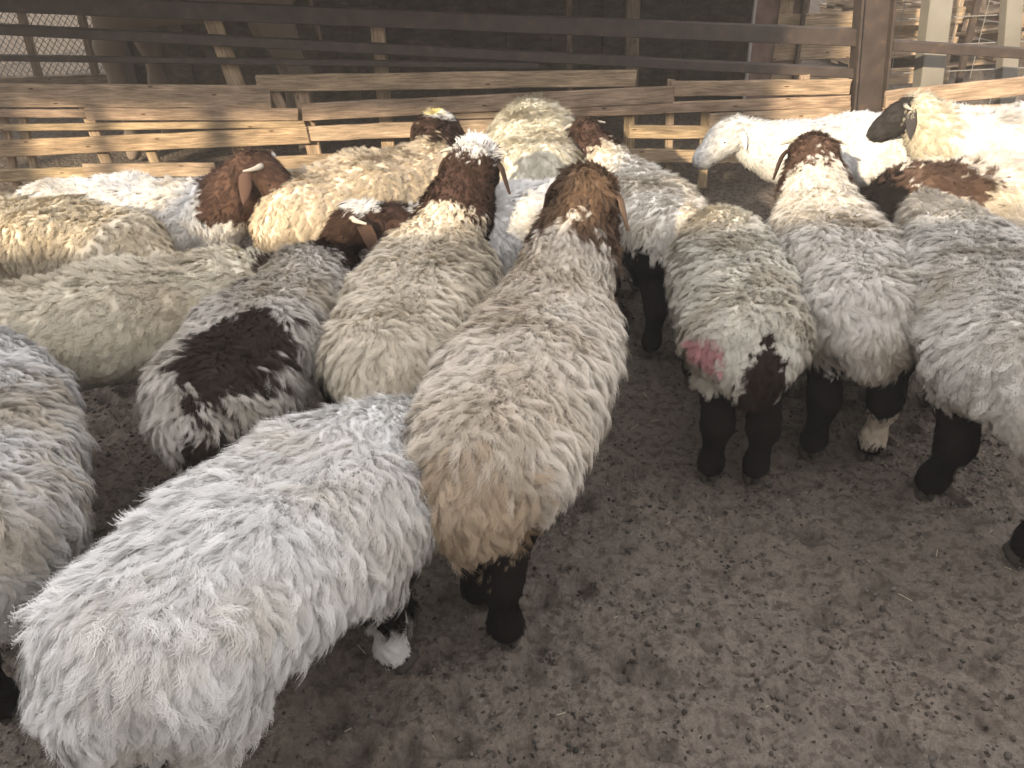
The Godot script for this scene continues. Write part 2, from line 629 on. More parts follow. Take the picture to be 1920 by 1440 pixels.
func ear_mesh(p0: Vector3, out: Vector3, down: Vector3, face: Vector3, s: float) -> ArrayMesh:
	# a drooping leaf: narrow root, widest a third of the way, rounded tip, cupped and with thickness
	var v := PackedVector3Array()
	var idx := PackedInt32Array()
	var steps := 12
	var around := 12
	var p := p0 - out * 0.012 * s
	for i in steps + 1:
		var t := float(i) / steps
		var d := out.lerp(down, smoothstep(0.05, 0.6, t)).normalized()
		if i > 0: p += d * 0.155 * s / steps
		var w := (face - d * face.dot(d)).normalized()
		var nn := w.cross(d).normalized()
		var half := 0.030 * s * maxf(pow(sin(PI * clampf(0.08 + 0.92 * t, 0, 1)), 0.62) * (1.0 - 0.25 * t), 0.04)
		for j in around:
			var an := TAU * j / around
			var q := cos(an)
			v.append(p + w * q * half * (1.0 + 0.04 * sin(i * 2.3 + j)) + nn * (q * q * 0.013 * s * (1.0 - 0.5 * t) + sin(an) * 0.0045 * s * (1.0 - 0.6 * t)))
	for i in steps:
		for j in around:
			var a := i * around + j
			var k := i * around + (j + 1) % around
			idx.append_array([a, k, k + around, a, k + around, a + around])
	var c := v.size()
	v.append(p)
	for j in around:
		idx.append_array([c, steps * around + j, steps * around + (j + 1) % around])
	return arrays_mesh(v, idx, smooth_normals(v, idx))

func hoof_mesh() -> ArrayMesh:
	var st := SurfaceTool.new()
	st.begin(Mesh.PRIMITIVE_TRIANGLES)
	for side in [-1.0, 1.0]:
		var rings := []
		for lev in [[0.0, 1.0, 0.0], [0.012, 0.98, -0.003], [0.035, 0.78, -0.010], [0.05, 0.62, -0.014]]:
			var row := []
			for q in 8:
				var an := TAU * q / 8.0
				var x := cos(an)
				var px: float = (x * 0.034 + (0.012 if x > 0.5 else 0.0)) * lev[1] + 0.006 + lev[2]
				row.append(Vector3(px, lev[0], side * 0.0145 + sin(an) * 0.0138 * lev[1]))
			rings.append(row)
		for l in 3:
			for q in 8:
				var k := (q + 1) % 8
				for p in [rings[l][q], rings[l + 1][q], rings[l + 1][k], rings[l][q], rings[l + 1][k], rings[l][k]]:
					st.add_vertex(p)
		for q in range(1, 7):
			for p in [rings[3][0], rings[3][q + 1], rings[3][q]]:
				st.add_vertex(p)
			for p in [rings[0][0], rings[0][q], rings[0][q + 1]]:
				st.add_vertex(p)
	st.generate_normals()
	return st.commit()

# ------------------------------------------------------------------ the scene
func _ready() -> void:
	rng.seed = 20417
	noise.seed = 11
	noise.frequency = 1.0
	noise.fractal_octaves = 3
	noise_b.seed = 37
	noise_b.frequency = 1.0
	noise_b.fractal_octaves = 2
	# camera
	var cam := Camera3D.new()
	cam.name = "camera"
	cam.fov = 49.78
	cam.near = 0.05
	cam.far = 400.0
	add_child(cam)
	var pitch := deg_to_rad(33.0)
	var fwd := Vector3(0, -sin(pitch), -cos(pitch))
	var up0 := Vector3(0, cos(pitch), -sin(pitch))
	var rl := deg_to_rad(2.0)
	var cr := Vector3.RIGHT * cos(rl) - up0 * sin(rl)
	var cu := Vector3.RIGHT * sin(rl) + up0 * cos(rl)
	cam.transform = Transform3D(Basis(cr, cu, -fwd), Vector3(0, 1.6, 0))
	cam.current = true
	# sky and exposure
	var env := Environment.new()
	env.background_mode = Environment.BG_SKY
	var sky := Sky.new()
	var sm := ProceduralSkyMaterial.new()
	sm.sky_top_color = Color(0.89, 0.885, 0.895)
	sm.sky_horizon_color = Color(0.97, 0.97, 0.97)
	sm.sky_curve = 0.2
	sm.ground_bottom_color = Color(0.45, 0.42, 0.38)
	sm.ground_horizon_color = Color(0.75, 0.72, 0.68)
	sm.sun_angle_max = 1.0
	sm.sky_energy_multiplier = 0.75
	sky.sky_material = sm
	env.sky = sky
	env.background_energy_multiplier = 1.0
	env.tonemap_mode = Environment.TONE_MAPPER_LINEAR
	env.tonemap_exposure = 4.15
	# thin fog, partly pen dust, mostly added to imitate lens flare
	env.fog_enabled = true
	env.fog_density = 0.010
	env.fog_light_color = Color(0.95, 0.92, 0.88)
	env.sdfgi_enabled = true
	env.ssao_enabled = true
	env.ssil_enabled = true
	var we := WorldEnvironment.new()
	we.name = "environment"
	we.environment = env
	add_child(we)
	# low warm sun from behind the viewer's left shoulder
	var sun := DirectionalLight3D.new()
	sun.name = "sun"
	sun.light_energy = 0.7
	sun.light_color = Color(1.0, 0.92, 0.79)
	sun.light_angular_distance = 0.8
	sun.shadow_enabled = true
	add_child(sun)
	sun.look_at_from_position(Vector3.ZERO, Vector3(0.464, -0.375, -0.803), Vector3.UP)

	make_materials()
	build_ground()
	build_shed()
	build_fence()
	build_yard()
	build_flock()
	build_litter()

func make_materials() -> void:
	mats.wool = mat(Color.WHITE, 1.0, true)
	mats.wool.metallic_specular = 0.1
	mats.wool.backlight_enabled = true
	mats.wool.backlight = Color(0.6, 0.6, 0.6)
	mats.wool.cull_mode = BaseMaterial3D.CULL_DISABLED
	mats.hide = mat(Color.WHITE, 1.0, true)
	mats.hide.metallic_specular = 0.1
	mats.horn = mat(Color(0.44, 0.40, 0.34), 0.7)
	mats.hoof = mat(Color(0.075, 0.065, 0.055), 0.7)
	mats.eye = mat(Color(0.02, 0.012, 0.008), 0.15)
	mats.eye.metallic_specular = 0.5
	mats.nostril = mat(Color(0.03, 0.02, 0.018), 0.5)
	locks.shaggy = lock_mesh(36, 0.050, 0.00135, 0.0135, 0.95, 0.0052, 2.1, 8, 1)
	locks.curly = lock_mesh(34, 0.044, 0.0014, 0.0125, 0.85, 0.0080, 2.3, 8, 2)
	locks.far = lock_mesh(22, 0.046, 0.0022, 0.015, 0.9, 0.0055, 1.8, 5, 3)
	locks.hair = lock_mesh(22, 0.062, 0.0028, 0.026, 1.2, 0.003, 0.8, 3, 4)
	locks.hoof = hoof_mesh()
	var e := SphereMesh.new()
	e.radius = 0.0125
	e.height = 0.025
	e.radial_segments = 14
	e.rings = 8
	locks.eye = e
	# wood: grain runs along u
	var im := Image.create(512, 256, false, Image.FORMAT_RGB8)
	var f := FastNoiseLite.new()
	f.seed = 5
	f.frequency = 1.0
	f.fractal_octaves = 3
	var f2 := FastNoiseLite.new()
	f2.seed = 9
	f2.frequency = 1.0
	for y in 256:
		for x in 512:
			var th := TAU * x / 512.0
			var cx := cos(th) * 0.6
			var cz := sin(th) * 0.6
			var warp := f2.get_noise_3d(cx * 2.0, y * 0.02, cz * 2.0) * 6.0
			var g := f.get_noise_3d(cx * 2.2, (y + warp) * 0.11, cz * 2.2)
			var big := f2.get_noise_3d(cx * 1.3 + 9.0, y * 0.012, cz * 1.3)
			var fine := f.get_noise_3d(cx * 14.0 + 4.0, y * 0.5, cz * 14.0)
			var l := 0.8 + g * 0.22 + big * 0.22 + fine * 0.08
			im.set_pixel(x, y, Color(clampf(l, 0.1, 1), clampf(l * 0.985, 0.1, 1), clampf(l * 0.96, 0.1, 1)))
	for k in 8:   # knots
		var kx := rng.randi_range(0, 511)
		var ky := rng.randi_range(0, 255)
		for dy in range(-5, 6):
			for dx in range(-7, 8):
				var dd := Vector2(dx / 6.5, dy / 4.2).length()
				if dd < 1.0:
					var xx := posmod(kx + dx, 512)
					var yy := posmod(ky + dy, 256)
					var o := im.get_pixel(xx, yy)
					im.set_pixel(xx, yy, o.lerp(Color(0.28, 0.2, 0.14), 0.85 * (1.0 - dd * dd)))
	var wt := ImageTexture.create_from_image(im)
	mats.pine = mat(Color(0.56, 0.43, 0.315), 0.85, true, wt)
	mats.old_wood = mat(Color(0.33, 0.26, 0.20), 0.9, true, wt)
	var rust := noise_texture(256, 0.02, gradient([[0.0, Color(0.042, 0.031, 0.028)], [0.5, Color(0.055, 0.042, 0.038)], [0.7, Color(0.062, 0.047, 0.041)], [0.85, Color(0.08, 0.054, 0.042)], [1.0, Color(0.13, 0.09, 0.07)]]), 21)
	mats.steel = mat(Color.WHITE, 0.6, false, rust)
	mats.steel.uv1_triplanar = true
	mats.steel.uv1_world_triplanar = true
	mats.steel.uv1_scale = Vector3(1.7, 1.7, 1.7)
	mats.steel.metallic_specular = 0.4
	mats.rust = mat(Color.WHITE, 0.8, false, noise_texture(256, 0.02, gradient([[0.0, Color(0.13, 0.075, 0.06)], [0.5, Color(0.2, 0.13, 0.11)], [1.0, Color(0.27, 0.19, 0.16)]]), 22))
	mats.rust.uv1_triplanar = true
	mats.calf = mat(Color(0.25, 0.20, 0.16), 0.95)
	var galv := noise_texture(256, 0.03, gradient([[0.0, Color(0.28, 0.28, 0.27)], [0.5, Color(0.38, 0.37, 0.35)], [1.0, Color(0.46, 0.45, 0.43)]]), 23)
	mats.galv = mat(Color.WHITE, 0.55, false, galv)
	mats.galv.uv1_triplanar = true
	mats.galv.uv1_world_triplanar = true
	var plaster := noise_texture(512, 0.01, gradient([[0.0, Color(0.36, 0.33, 0.29)], [0.5, Color(0.46, 0.43, 0.38)], [1.0, Color(0.54, 0.51, 0.46)]]), 25)
	mats.plaster = mat(Color.WHITE, 0.95, false, plaster)
	mats.plaster.uv1_triplanar = true
	mats.plaster.uv1_world_triplanar = true
	mats.plaster.uv1_scale = Vector3(0.5, 0.5, 0.5)
	mats.concrete = mats.plaster.duplicate()
	mats.concrete.albedo_color = Color(0.72, 0.72, 0.72)
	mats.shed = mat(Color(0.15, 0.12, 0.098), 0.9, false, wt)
	mats.shed.uv1_triplanar = true
	mats.shed.uv1_world_triplanar = true
	mats.wire = mat(Color(0.22, 0.21, 0.2), 0.5)
	var sand := soil_texture()
	mats.sand = mat(Color.WHITE, 1.0, true, sand)
	mats.sand.metallic_specular = 0.1
	mats.sand.uv1_triplanar = true
	mats.sand.uv1_world_triplanar = true
	mats.sand.uv1_scale = Vector3(0.9, 0.9, 0.9)
	var gf := FastNoiseLite.new()
	gf.seed = 77
	gf.frequency = 0.03
	gf.fractal_octaves = 6
	gf.fractal_gain = 0.6
	var gi := gf.get_seamless_image(1024, 1024)
	gi.convert(Image.FORMAT_RGBA8)
	gi.bump_map_to_normal_map(9.0)
	mats.sand.normal_enabled = true
	mats.sand.normal_texture = ImageTexture.create_from_image(gi)
	mats.sand.normal_scale = 1.0
	mats.dung = mat(Color.WHITE, 0.85, true)
	mats.straw = mat(Color(0.40, 0.34, 0.24), 0.8)

func soil_texture() -> ImageTexture:
	# trodden sand: faint broad patches, fine grain, and darker crumbs of dung trodden in
	var size := 1024
	var im := Image.create(size, size, false, Image.FORMAT_RGB8)
	var layers := []
	for q in [[0.006, 4, 3], [0.05, 4, 4], [0.16, 3, 5], [0.022, 5, 6]]:
		var f := FastNoiseLite.new()
		f.noise_type = FastNoiseLite.TYPE_SIMPLEX
		f.frequency = q[0]
		f.fractal_octaves = q[1]
		f.seed = q[2]
		layers.append(f.get_seamless_image(size, size))
	var dark := Color(0.068, 0.053, 0.043)
	for y in size:
		for x in size:
			var a: float = layers[0].get_pixel(x, y).r - 0.5
			var b: float = layers[1].get_pixel(x, y).r - 0.5
			var c: float = layers[2].get_pixel(x, y).r - 0.5
			var d: float = layers[3].get_pixel(x, y).r
			var l := 0.158 * (1.0 + a * 0.35 + b * 0.5 + c * 0.55)
			var k := smoothstep(0.60, 0.74, d + b * 0.30 + c * 0.22)
			im.set_pixel(x, y, Color(l, l * 0.838, l * 0.70).lerp(dark * (1.0 + c * 0.6), k * 0.75).linear_to_srgb())
	return ImageTexture.create_from_image(im)

func ground_height(x: float, z: float) -> float:
	return noise.get_noise_2d(x * 1.1, z * 1.1) * 0.022 + noise.get_noise_2d(x * 5.0 + 31.0, z * 5.0) * 0.010 + noise_b.get_noise_2d(x * 17.0, z * 17.0 + 9.0) * 0.005

var dents := {}

func surface_height(x: float, z: float) -> float:
	var h := ground_height(x, z) + noise_b.get_noise_2d(x * 55.0, z * 55.0) * 0.0025
	for d in dents.get(Vector2i((Vector2(x, z) * 5.0).floor()), []):
		var rel: Vector2 = (Vector2(x, z) - d[0]).rotated(d[3])
		rel.y *= 1.5
		var e: float = rel.length() / d[1]
		if e < 1.7:
			h += d[2] * (-smoothstep(1.05, 0.5, e) + 0.45 * exp(-pow((e - 1.2) / 0.25, 2)))
	return h - 0.012

func lump(r: float, seed_: int) -> ArrayMesh:
	var q := RandomNumberGenerator.new()
	q.seed = seed_
	var s := SphereMesh.new()
	s.radius = r
	s.height = 2.0 * r
	s.radial_segments = 7
	s.rings = 4
	var a := s.get_mesh_arrays()
	var v: PackedVector3Array = a[Mesh.ARRAY_VERTEX]
	for i in v.size():
		v[i] *= 1.0 + 0.45 * noise.get_noise_3d(v[i].x * 3.0 + 7.0, v[i].y * 3.0, v[i].z * 3.0)
	a[Mesh.ARRAY_VERTEX] = v
	var m := ArrayMesh.new()
	m.add_surface_from_arrays(Mesh.PRIMITIVE_TRIANGLES, a)
	return m

func build_ground() -> void:
	# fine, trampled sheet near the camera, growing coarser out to the horizon
	var xs := PackedFloat32Array()
	var zs := PackedFloat32Array()
	var q := -2.6
	while q <= 3.0:
		xs.append(q)
		q += 0.02
	var step := 0.03
	q = 3.0
	while q < 150.0:
		q += step
		step *= 1.16
		xs.append(q)
		xs.insert(0, -q + 0.4)
	q = -4.4
	while q <= -0.2:
		zs.append(q)
		q += 0.02
	step = 0.03
	q = 0.0
	while q < 150.0:
		q += step
		step *= 1.16
		zs.append(-0.2 + q)
		zs.insert(0, -4.4 - q)
	for i in 1300:
		var p := Vector2(rng.randf_range(-2.4, 2.8), rng.randf_range(-4.2, -0.3))
		var d := [p, rng.randf_range(0.026, 0.06), rng.randf_range(0.010, 0.032), rng.randf() * TAU]
		var key := Vector2i((p * 5.0).floor())
		for dx in range(-1, 2):
			for dy in range(-1, 2):
				var kk := key + Vector2i(dx, dy)
				if not dents.has(kk): dents[kk] = []
				dents[kk].append(d)
	var v := PackedVector3Array()
	var col := PackedColorArray()
	var nx := xs.size()
	for z in zs:
		for x in xs:
			var fade := clampf(1.0 - (Vector2(x, z + 2.0).length() - 6.0) / 30.0, 0.0, 1.0)
			var h := ground_height(x, z) * (0.4 + 0.6 * fade)
			if x > -2.6 and x < 3.0 and z > -4.4 and z < -0.2:
				h = surface_height(x, z) + 0.012
			v.append(Vector3(x, h - 0.012, z))
			var tone := 1.0 + noise_b.get_noise_2d(x * 0.9 + 5.0, z * 0.9) * 0.22
			col.append(Color(tone, tone * 0.99, tone * 0.975))
	var idx := PackedInt32Array()
	for j in zs.size() - 1:
		for i in nx - 1:
			var a := j * nx + i
			idx.append_array([a, a + 1, a + nx + 1, a, a + nx + 1, a + nx])
	var o := part("ground", arrays_mesh(v, idx, smooth_normals(v, idx), col), mats.sand, self)
	tag(o, "trampled grey brown sandy floor of the sheep pen", "", "", "structure")

func build_shed() -> void:
	# low roof of the dark shed behind the fence, reaching out over the fence on one side
	var roof := base("shed_roof", Vector3(0, 1.36, -3.75))
	roof.rotation.x = deg_to_rad(16.0)
	tag(roof, "corrugated metal roof of the low shed reaching out over the fence", "roof")
	corrugated(roof, -4.2, 0.9, -3.2, 0.0)
	var roof2 := base("shed_roof", Vector3(0, 1.56, -4.45))
	roof2.rotation.x = deg_to_rad(16.0)
	tag(roof2, "shorter corrugated roof over the shed corner beside the sunny yard", "roof")
	corrugated(roof2, 0.91, 1.95, -2.5, 0.0)
	for x in [-2.75, 1.85]:
		var c := base("roof_post", Vector3(x, 0, -6.5))
		part("shaft", bar(Vector3(0, -0.05, 0), Vector3(0, 2.02, 0), 0.08, 0.08, Vector3.RIGHT), mats.steel, c)
		part("foot_plate", bar(Vector3(0, -0.02, -0.07), Vector3(0, -0.02, 0.07), 0.03, 0.14), mats.steel, c)
		tag(c, "brown steel post holding up the shed roof, " + ("beside the netting panel" if x < 0.0 else "at the corner next to the sunny yard"), "post", "roof posts")
	# shed back wall of dark upright boards, open at its far end behind wire netting
	var wall := base("shed_wall", Vector3(0, 0, -6.6))
	tag(wall, "dark board wall at the back of the shed", "wall")
	var x := -2.95
	var k := 0
	while x < 1.85:
		var w := rng.randf_range(0.13, 0.19)
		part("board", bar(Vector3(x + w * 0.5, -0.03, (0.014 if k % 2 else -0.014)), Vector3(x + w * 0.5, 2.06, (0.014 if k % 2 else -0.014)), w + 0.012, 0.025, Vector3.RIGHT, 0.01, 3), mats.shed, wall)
		x += w
		k += 1
	var side := base("shed_wall", Vector3(1.93, 0, 0))
	tag(side, "dark board side wall of the shed beside the sunny yard", "wall")
	var z := -6.5
	while z < -5.75:
		var w := rng.randf_range(0.13, 0.19)
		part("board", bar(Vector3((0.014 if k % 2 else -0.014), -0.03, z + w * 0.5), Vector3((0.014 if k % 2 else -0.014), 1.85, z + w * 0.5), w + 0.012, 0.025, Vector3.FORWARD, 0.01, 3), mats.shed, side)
		z += w
		k += 1
	# netting panel
	var net := base("netting_panel", Vector3(0, 0, -6.6))
	tag(net, "wire netting panel letting in bright daylight beside the dark shed wall", "netting")
	for px in [-5.6, -4.62, -4.25, -3.86, -3.4, -2.97]:
		part("stud", bar(Vector3(px - 0.1, 0.1, 0.02), Vector3(px, 2.15, 0.02), 0.05, 0.05, Vector3.RIGHT), mats.old_wood, net)
	part("sill", bar(Vector3(-5.7, 0.20, 0.02), Vector3(-2.95, 0.20, 0.02), 0.1, 0.06), mats.old_wood, net)
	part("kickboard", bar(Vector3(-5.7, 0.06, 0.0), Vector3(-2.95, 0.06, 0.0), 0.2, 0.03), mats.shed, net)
	var st := SurfaceTool.new()
	st.begin(Mesh.PRIMITIVE_TRIANGLES)
	for i in 90:
		for sgn in [-1.0, 1.0]:
			var x0: float = -6.6 + i * 0.05
			var a := Vector3(x0, 0.2, -0.03)
			var b := Vector3(x0 + sgn * 0.95, 1.3, -0.03 + 0.004 * sgn)
			# clip to the frame
			var lo := -5.7
			var hi := -2.96
			if maxf(a.x, b.x) < lo or minf(a.x, b.x) > hi:
				continue
			var d := b - a
			var t0 := 0.0
			var t1 := 1.0
			if sgn > 0.0:
				t0 = clampf((lo - a.x) / d.x, 0.0, 1.0)
				t1 = clampf((hi - a.x) / d.x, 0.0, 1.0)
			else:
				t0 = clampf((hi - a.x) / d.x, 0.0, 1.0)
				t1 = clampf((lo - a.x) / d.x, 0.0, 1.0)
			if t1 - t0 < 0.02:
				continue
			st.append_from(bar(a + d * t0, a + d * t1, 0.005, 0.005, Vector3.BACK, 0.0, 1), 0, Transform3D())
	var wires := part("wire_mesh", st.commit(), mats.wire, net)
	wires.set_meta("kind", "stuff")
	# unseen wall added behind the viewer, its slot shaped to cut the sun to a band
	var back := base("added_shade_wall", Vector3(0, 0, 3.0))
	tag(back, "added tall wall out of view with a long slot that cuts the sun to a band", "wall")
	part("wall_face", bar(Vector3(-16, 1.53, 0.15), Vector3(10, 1.53, 0.15), 3.2, 0.3), mats.plaster, back)
	for q in [[-7.9, 0.10], [-6.85, 0.22], [-6.35, 0.07], [-5.75, 0.13], [-4.6, 0.08]]:
		part("dapple_slat", bar(Vector3(q[0], 3.1, 0.16), Vector3(q[0] + 0.05, 3.8 - 0.06 * q[0], 0.16), q[1], 0.08, Vector3.RIGHT), mats.old_wood, back)  # thin slats added to throw dappled shade on the fence
	part("shade_beam", bar(Vector3(-10.2, 4.965, 0.15), Vector3(-2.9, 4.527, 0.15), 1.4, 0.1), mats.old_wood, back)  # added beam, tilted and cut short to shade the upper fence
	for px in [-10.0, -3.05]:
		part("shade_pillar", bar(Vector3(px, 3.1, 0.16), Vector3(px, 3.8 - 0.06 * px, 0.16), 0.2, 0.2, Vector3.RIGHT), mats.plaster, back)  # added at the slot ends to carry the shading beam

func corrugated(parent: Node3D, x0: float, x1: float, z0: float, z1: float) -> void:
	var w := 0.9
	var x := x0
	while x < x1 - 0.02:
		var e := minf(x + w, x1)
		var v := PackedVector3Array()
		var idx := PackedInt32Array()
		var n := int((e - x) / 0.02) + 1
		for k in 2:
			for i in n + 1:
				var px := lerpf(x, e, float(i) / n)
				var y := 0.012 * sin(px * TAU / 0.085) + (0.004 if k else 0.0)
				v.append(Vector3(px, y, z0))
				v.append(Vector3(px, y, z1))
		for k in 2:
			for i in n:
				var a := k * (n + 1) * 2 + i * 2
				if k: idx.append_array([a, a + 2, a + 1, a + 1, a + 2, a + 3])
				else: idx.append_array([a, a + 1, a + 2, a + 1, a + 3, a + 2])
		part("sheet", arrays_mesh(v, idx, smooth_normals(v, idx)), mats.galv, parent)
		x = e
	for z in [z0 + 0.06, (z0 + z1) * 0.5, z1 - 0.06]:
		part("purlin", bar(Vector3(x0, -0.055, z), Vector3(x1, -0.055, z), 0.08, 0.05), mats.steel, parent)

const BOARDS := [
	["steel_rail", -2.515, 1.060, 1.777, 0.758, -4.330, 0.081],
	["steel_rail", -2.559, 0.946, 1.778, 0.591, -4.330, 0.048],
	["steel_rail", -2.606, 0.812, 0.188, 0.680, -4.320, 0.027],
	["steel_post", 1.802, 1.021, 1.923, 0.009, -4.320, 0.165],
	["plank", -2.591, 0.644, -1.153, 0.587, -4.270, 0.111],
	["plank", -2.624, 0.559, -2.010, 0.536, -4.270, 0.039],
	["plank", -2.082, 0.538, -1.029, 0.499, -4.270, 0.061],
	["plank", -1.206, 0.653, 0.668, 0.616, -4.270, 0.081],
	["plank", -1.004, 0.512, 0.856, 0.537, -4.250, 0.083],
	["plank", -2.651, 0.486, -1.005, 0.450, -4.270, 0.034],
	["plank", -2.689, 0.380, -0.991, 0.395, -4.265, 0.081],
	["plank", -1.007, 0.398, -0.049, 0.403, -4.265, 0.076],
	["plank", -0.318, 0.464, 0.400, 0.461, -4.270, 0.035],
	["plank", -2.745, 0.240, -2.166, 0.237, -4.270, 0.064],
	["plank", -2.182, 0.253, -1.505, 0.235, -4.265, 0.071],
	["plank", -1.322, 0.249, -0.319, 0.265, -4.270, 0.068],
	["plank", -1.344, 0.141, -0.864, 0.141, -4.270, 0.051],
	["plank", 0.840, 0.559, 1.745, 0.539, -4.270, 0.074],
	["plank", 0.291, 0.469, 1.756, 0.471, -4.265, 0.056],
	["plank", 1.053, 0.397, 1.764, 0.410, -4.255, 0.073],
	["plank", 0.649, 0.352, 1.790, 0.302, -4.270, 0.066],
	["plank", 0.655, 0.230, 1.815, 0.172, -4.270, 0.068],
	["plank", 1.934, 0.469, 2.816, 0.528, -4.270, 0.092],
	["plank", 2.256, 0.405, 2.857, 0.403, -4.270, 0.040],
	["plank", 1.942, 0.389, 2.423, 0.375, -4.260, 0.062],
	["plank", 2.226, 0.195, 2.936, 0.167, -4.270, 0.077],
	["plank", 1.967, 0.290, 2.900, 0.274, -4.270, 0.058],
	["steel_rail", 1.933, 0.718, 2.813, 0.639, -4.330, 0.050],
	["upright", -1.400, 0.956, -1.338, 0.610, -4.375, 0.080],
	["upright", -2.105, 0.560, -2.067, 0.141, -4.310, 0.059],
	["upright", -1.838, 0.361, -1.810, 0.126, -4.310, 0.053],
	["upright", -2.429, 0.558, -2.475, 0.171, -4.310, 0.039],
	["upright", -2.525, 0.561, -2.590, 0.166, -4.310, 0.039],
	["upright", -1.010, 0.627, -0.977, 0.096, -4.310, 0.073],
	["upright", -1.145, 0.619, -1.115, 0.505, -4.310, 0.054],
	["upright", -1.383, 0.368, -1.359, 0.116, -4.310, 0.067],
	["upright", -0.598, 0.924, -0.616, 0.064, -4.380, 0.069],
	["upright", 0.642, 0.623, 0.664, 0.043, -4.310, 0.055],
	["upright", 0.853, 0.590, 0.877, 0.035, -4.310, 0.039],
	["upright", 1.040, 0.468, 1.060, 0.032, -4.300, 0.048],
	["upright", 1.523, 0.594, 1.572, 0.157, -4.310, 0.050],
	["grey_post", 2.265, 0.966, 2.399, -0.109, -4.650, 0.120],
	["grey_post", 2.732, 0.933, 2.967, -0.148, -4.800, 0.087],
	["back_post", 0.797, 0.922, 0.813, 0.465, -5.400, 0.078],
	["back_post", 0.433, 0.909, 0.443, 0.462, -5.600, 0.037],
]

func build_fence() -> void:
	var fence := base("pallet_fence", Vector3(0, 0, 0))
	tag(fence, "fence of pale pallet planks nailed across brown steel rails behind the sheep", "fence")
	var posts_called := {"grey_post": "grey concrete post standing beyond the fence, nearer the big brown post", "back_post": "pale wooden post standing in front of the dark shed opening"}
	var seen := {}
	var nth := 0
	for b in BOARDS:
		nth += 1
		var lay: float = (nth % 4) * 0.0045 if b[0] == "plank" else (nth % 3) * 0.003
		var a := Vector3(b[1], b[2], b[5] + lay)
		var e := Vector3(b[3], b[4], b[5] + lay)
		var w: float = b[6]
		var tone := rng.randf_range(0.82, 1.12)
		var tint := Color(tone, tone * rng.randf_range(0.95, 1.02), tone * rng.randf_range(0.88, 1.04))
		match b[0]:
			"plank":
				part("plank", bar(a, e, w, 0.022, Vector3.UP, 0.045, 10, tint), mats.pine, fence)
			"upright":
				var d := (a - e).normalized()
				part("upright", bar(e, a, w, 0.03, Vector3.RIGHT, 0.02, 5, tint), mats.pine, fence)
			"steel_rail":
				part("rail", bar(a, e, w, 0.04), mats.steel, fence)
			"steel_post":
				var d := (a - e).normalized()
				part("post", bar(e - d * 0.05, e + d * 2.2, w * 0.93, 0.012, Vector3.RIGHT), mats.steel, fence)
				for q in [-1.0, 1.0]:
					part("post_flange", bar(e - d * 0.05 + Vector3(q * w * 0.47, 0, 0.0), e + d * 2.2 + Vector3(q * w * 0.47, 0, 0.0), 0.012, 0.11, Vector3.RIGHT), mats.steel, fence)
			"grey_post", "back_post":
				var c := base("concrete_post" if b[0] == "grey_post" else "wooden_post", Vector3(e.x, 0, e.z))
				var top := a + (a - e).normalized() * 1.2
				var low := e - (a - e).normalized() * (e.y + 0.05) / maxf(0.3, (a - e).normalized().y)
				var n: int = seen.get(b[0], 0)
				seen[b[0]] = n + 1
				part("shaft", bar(low - c.position, top - c.position, w, w * 0.9, Vector3.RIGHT, 0.006, 6), mats.concrete if b[0] == "grey_post" else mats.old_wood, c)
				part("top_cap", bar(top - c.position, top - c.position + Vector3(0, 0.03, 0), w * 1.1, w, Vector3.RIGHT), mats.concrete if b[0] == "grey_post" else mats.old_wood, c)
				var lab := ""
				if b[0] == "grey_post":
					lab = ["wide grey concrete post just beyond the brown steel fence post", "narrow grey concrete post at the outer edge of the yard"][n]
				else:
					lab = ["pale wooden post in front of the dark shed opening", "thin wooden post at the corner of the dark shed"][n]
				tag(c, lab, "post")

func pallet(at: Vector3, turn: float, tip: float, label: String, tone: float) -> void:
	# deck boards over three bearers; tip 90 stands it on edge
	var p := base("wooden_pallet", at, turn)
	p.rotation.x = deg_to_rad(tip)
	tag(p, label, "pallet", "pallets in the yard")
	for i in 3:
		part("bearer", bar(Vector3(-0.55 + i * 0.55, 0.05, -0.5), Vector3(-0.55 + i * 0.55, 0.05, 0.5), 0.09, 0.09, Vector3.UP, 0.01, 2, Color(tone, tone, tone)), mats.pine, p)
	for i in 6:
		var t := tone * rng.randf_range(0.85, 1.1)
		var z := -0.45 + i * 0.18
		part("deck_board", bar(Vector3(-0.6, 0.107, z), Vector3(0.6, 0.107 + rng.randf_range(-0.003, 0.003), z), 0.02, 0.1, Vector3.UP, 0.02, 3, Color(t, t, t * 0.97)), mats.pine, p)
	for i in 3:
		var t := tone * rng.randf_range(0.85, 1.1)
		part("base_board", bar(Vector3(-0.6, -0.008, -0.44 + i * 0.44), Vector3(0.6, -0.008, -0.44 + i * 0.44), 0.018, 0.1, Vector3.UP, 0.02, 3, Color(t, t, t)), mats.pine, p)

